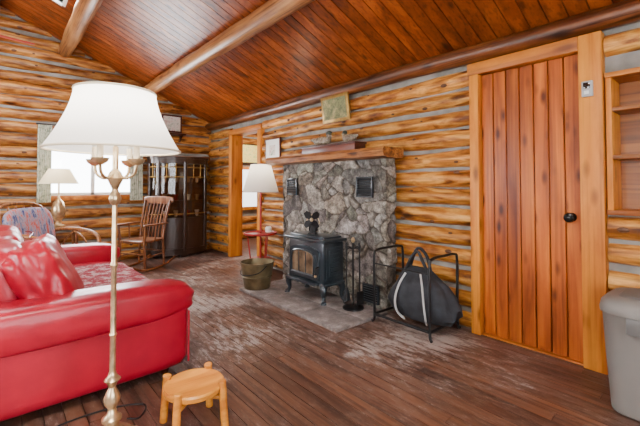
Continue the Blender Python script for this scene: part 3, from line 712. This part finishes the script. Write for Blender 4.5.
w.soft((0,0,.22),(.36,.32,.02),M_chair,k=8,n=4); w.done()
w=B('table_lamp',(.60,6.05,.616)); w.lathe([(0,0),(.08,0),(.085,.015),(.04,.03),(.03,.06),(.07,.14),(.085,.22),(.06,.32),(.02,.37),(.012,.4),(.012,.6),(0,.6)],M_brass,segs=28)
w.lathe([(.225,.57),(.12,.77)],M_shade2,segs=40,caps=False); w.tube([(-.12,0,.765),(.12,0,.765)],.003,M_brass,segs=5); w.tube([(0,0,.6),(0,0,.78)],.004,M_brass,segs=5)
w.done()
w=B('plastic_waste_bin',(2.56,.36,0))
w.loft([(0,0,0,.15,.13),(0,0,.01,.16,.14),(0,0,.3,.178,.158),(0,0,.5,.188,.168),(0,0,.51,.193,.173)],M_bin,k=4,segs=56)
w.loft([(0,0,.51,.198,.178),(0,0,.53,.2,.18),(0,0,.56,.193,.173),(0,0,.585,.165,.145),(0,0,.595,.1,.09)],M_bin,k=4,segs=56)
w.loft([(0,0,.592,.13,.1),(0,0,.6,.12,.09)],M_bind,k=5); w.box((-.205,-.05,.43),(-.185,.05,.51),M_bind,.006)
w.done()
w=B('red_ceiling_fan',(-.42,4.45,2.5))
w.tube([(0,0,.1),(0,0,.94)],.015,M_brass); w.lathe([(0,.0),(.07,.0),(.11,.04),(.12,.09),(.08,.13),(.03,.15),(0,.15)],M_brass,segs=28); w.lathe([(0,-.1),(.06,-.09),(.1,-.04),(.1,0),(0,0)],M_shade2,segs=24)
for k in range(4):
    Mx=RZ(90*k+14)@Matrix.Translation((.46,0,.06))@RX(12)
    t=bmesh.new(); p=[(-.22,-.055),(.15,-.08),(.2,-.065),(.215,0),(.2,.065),(.15,.08),(-.22,.055)]
    a=[t.verts.new((x,y,0)) for x,y in p]; b=[t.verts.new((x,y,.008)) for x,y in p]; t.faces.new(a[::-1]); t.faces.new(b)
    for i in range(7): t.faces.new((a[i],a[(i+1)%7],b[(i+1)%7],b[i]))
    w.merge(t,M_redp,Mx); w.box((.1,-.015,.055),(.26,.015,.062),M_brass,.002,M=RZ(90*k+14))
w.done()
# ------------------------------------------------------------------ lights
wd=bpy.data.worlds.new('World'); bpy.context.scene.world=wd; wd.use_nodes=True
bg=wd.node_tree.nodes['Background']; bg.inputs[0].default_value=(.92,.96,1,1); bg.inputs[1].default_value=15
def area(name,loc,rot,sx,sy,e,c=(1,1,1)):
    l=bpy.data.lights.new(name,'AREA'); l.shape='RECTANGLE'; l.size=sx; l.size_y=sy; l.energy=e; l.color=c
    o=bpy.data.objects.new(name,l); o.location=loc; o.rotation_euler=[math.radians(a) for a in rot]; COL.objects.link(o)
area('window_fill_front',(0,YF+.12,1.45),(90,0,0),3.1,1.2,40,(.95,.97,1))  # added area lamp at unseen window behind the camera, stands in for daylight
area('window_fill_left',(XL+.12,.4,1.42),(0,-90,0),1.05,2.3,36,(.95,.97,1))  # added lamp inside an unseen left window, fills the room as daylight
area('window_fill_left_far',(XL+.12,4.3,1.42),(0,-90,0),1.05,2.1,75,(.95,.97,1))  # added fill lamp at the far left window, also out of view
area('window_daylight_back',(1.12,YB-.14,1.5),(-90,0,0),1.0,.8,45,(.95,.97,1))
area('skylight_daylight',(.36,4.57,zc(.36)-.02),(0,23,0),.3,1.2,70,(.95,.97,1))
def pt(name,loc,e,c,r):
    l=bpy.data.lights.new(name,'POINT'); l.energy=e; l.color=c; l.shadow_soft_size=r
    o=bpy.data.objects.new(name,l); o.location=loc; COL.objects.link(o)
pt('floor_lamp_bulb',(.39,1.85,1.48),27,(1,.94,.86),.04)
pt('stand_lamp_bulb',(2.6,4.2,1.36),5,(1,.85,.65),.03)
pt('table_lamp_bulb',(.60,6.05,1.3),3,(1,.85,.65),.03)
pt('fan_fill_light',(-.42,4.45,2.3),26,(1,.9,.78),.1)  # added fill lamp below the fan hub, brightens the ceiling
pt('far_room_fill',(3.9,5.7,2.1),170,(1,.9,.74),.1)  # added lamp without a fixture, brightens the room behind the doorway
area('overhead_fill_light',(-.15,.4,3.2),(0,12,0),.9,.9,150,(1,.94,.86))  # added overhead fill lamp without a fixture, top light for the logs
# ------------------------------------------------------------------ camera
cam=bpy.data.cameras.new('camera'); co=bpy.data.objects.new('camera',cam); COL.objects.link(co)
cam.sensor_width=36; cam.lens=370/640*36; tl=1.5
cam.shift_y=-(28+370*math.tan(math.radians(tl)))/640
cam.clip_start=.05
co.location=(0,0,1.17); co.rotation_euler=(math.radians(90+tl),0,math.radians(-40.86))
bpy.context.scene.camera=co
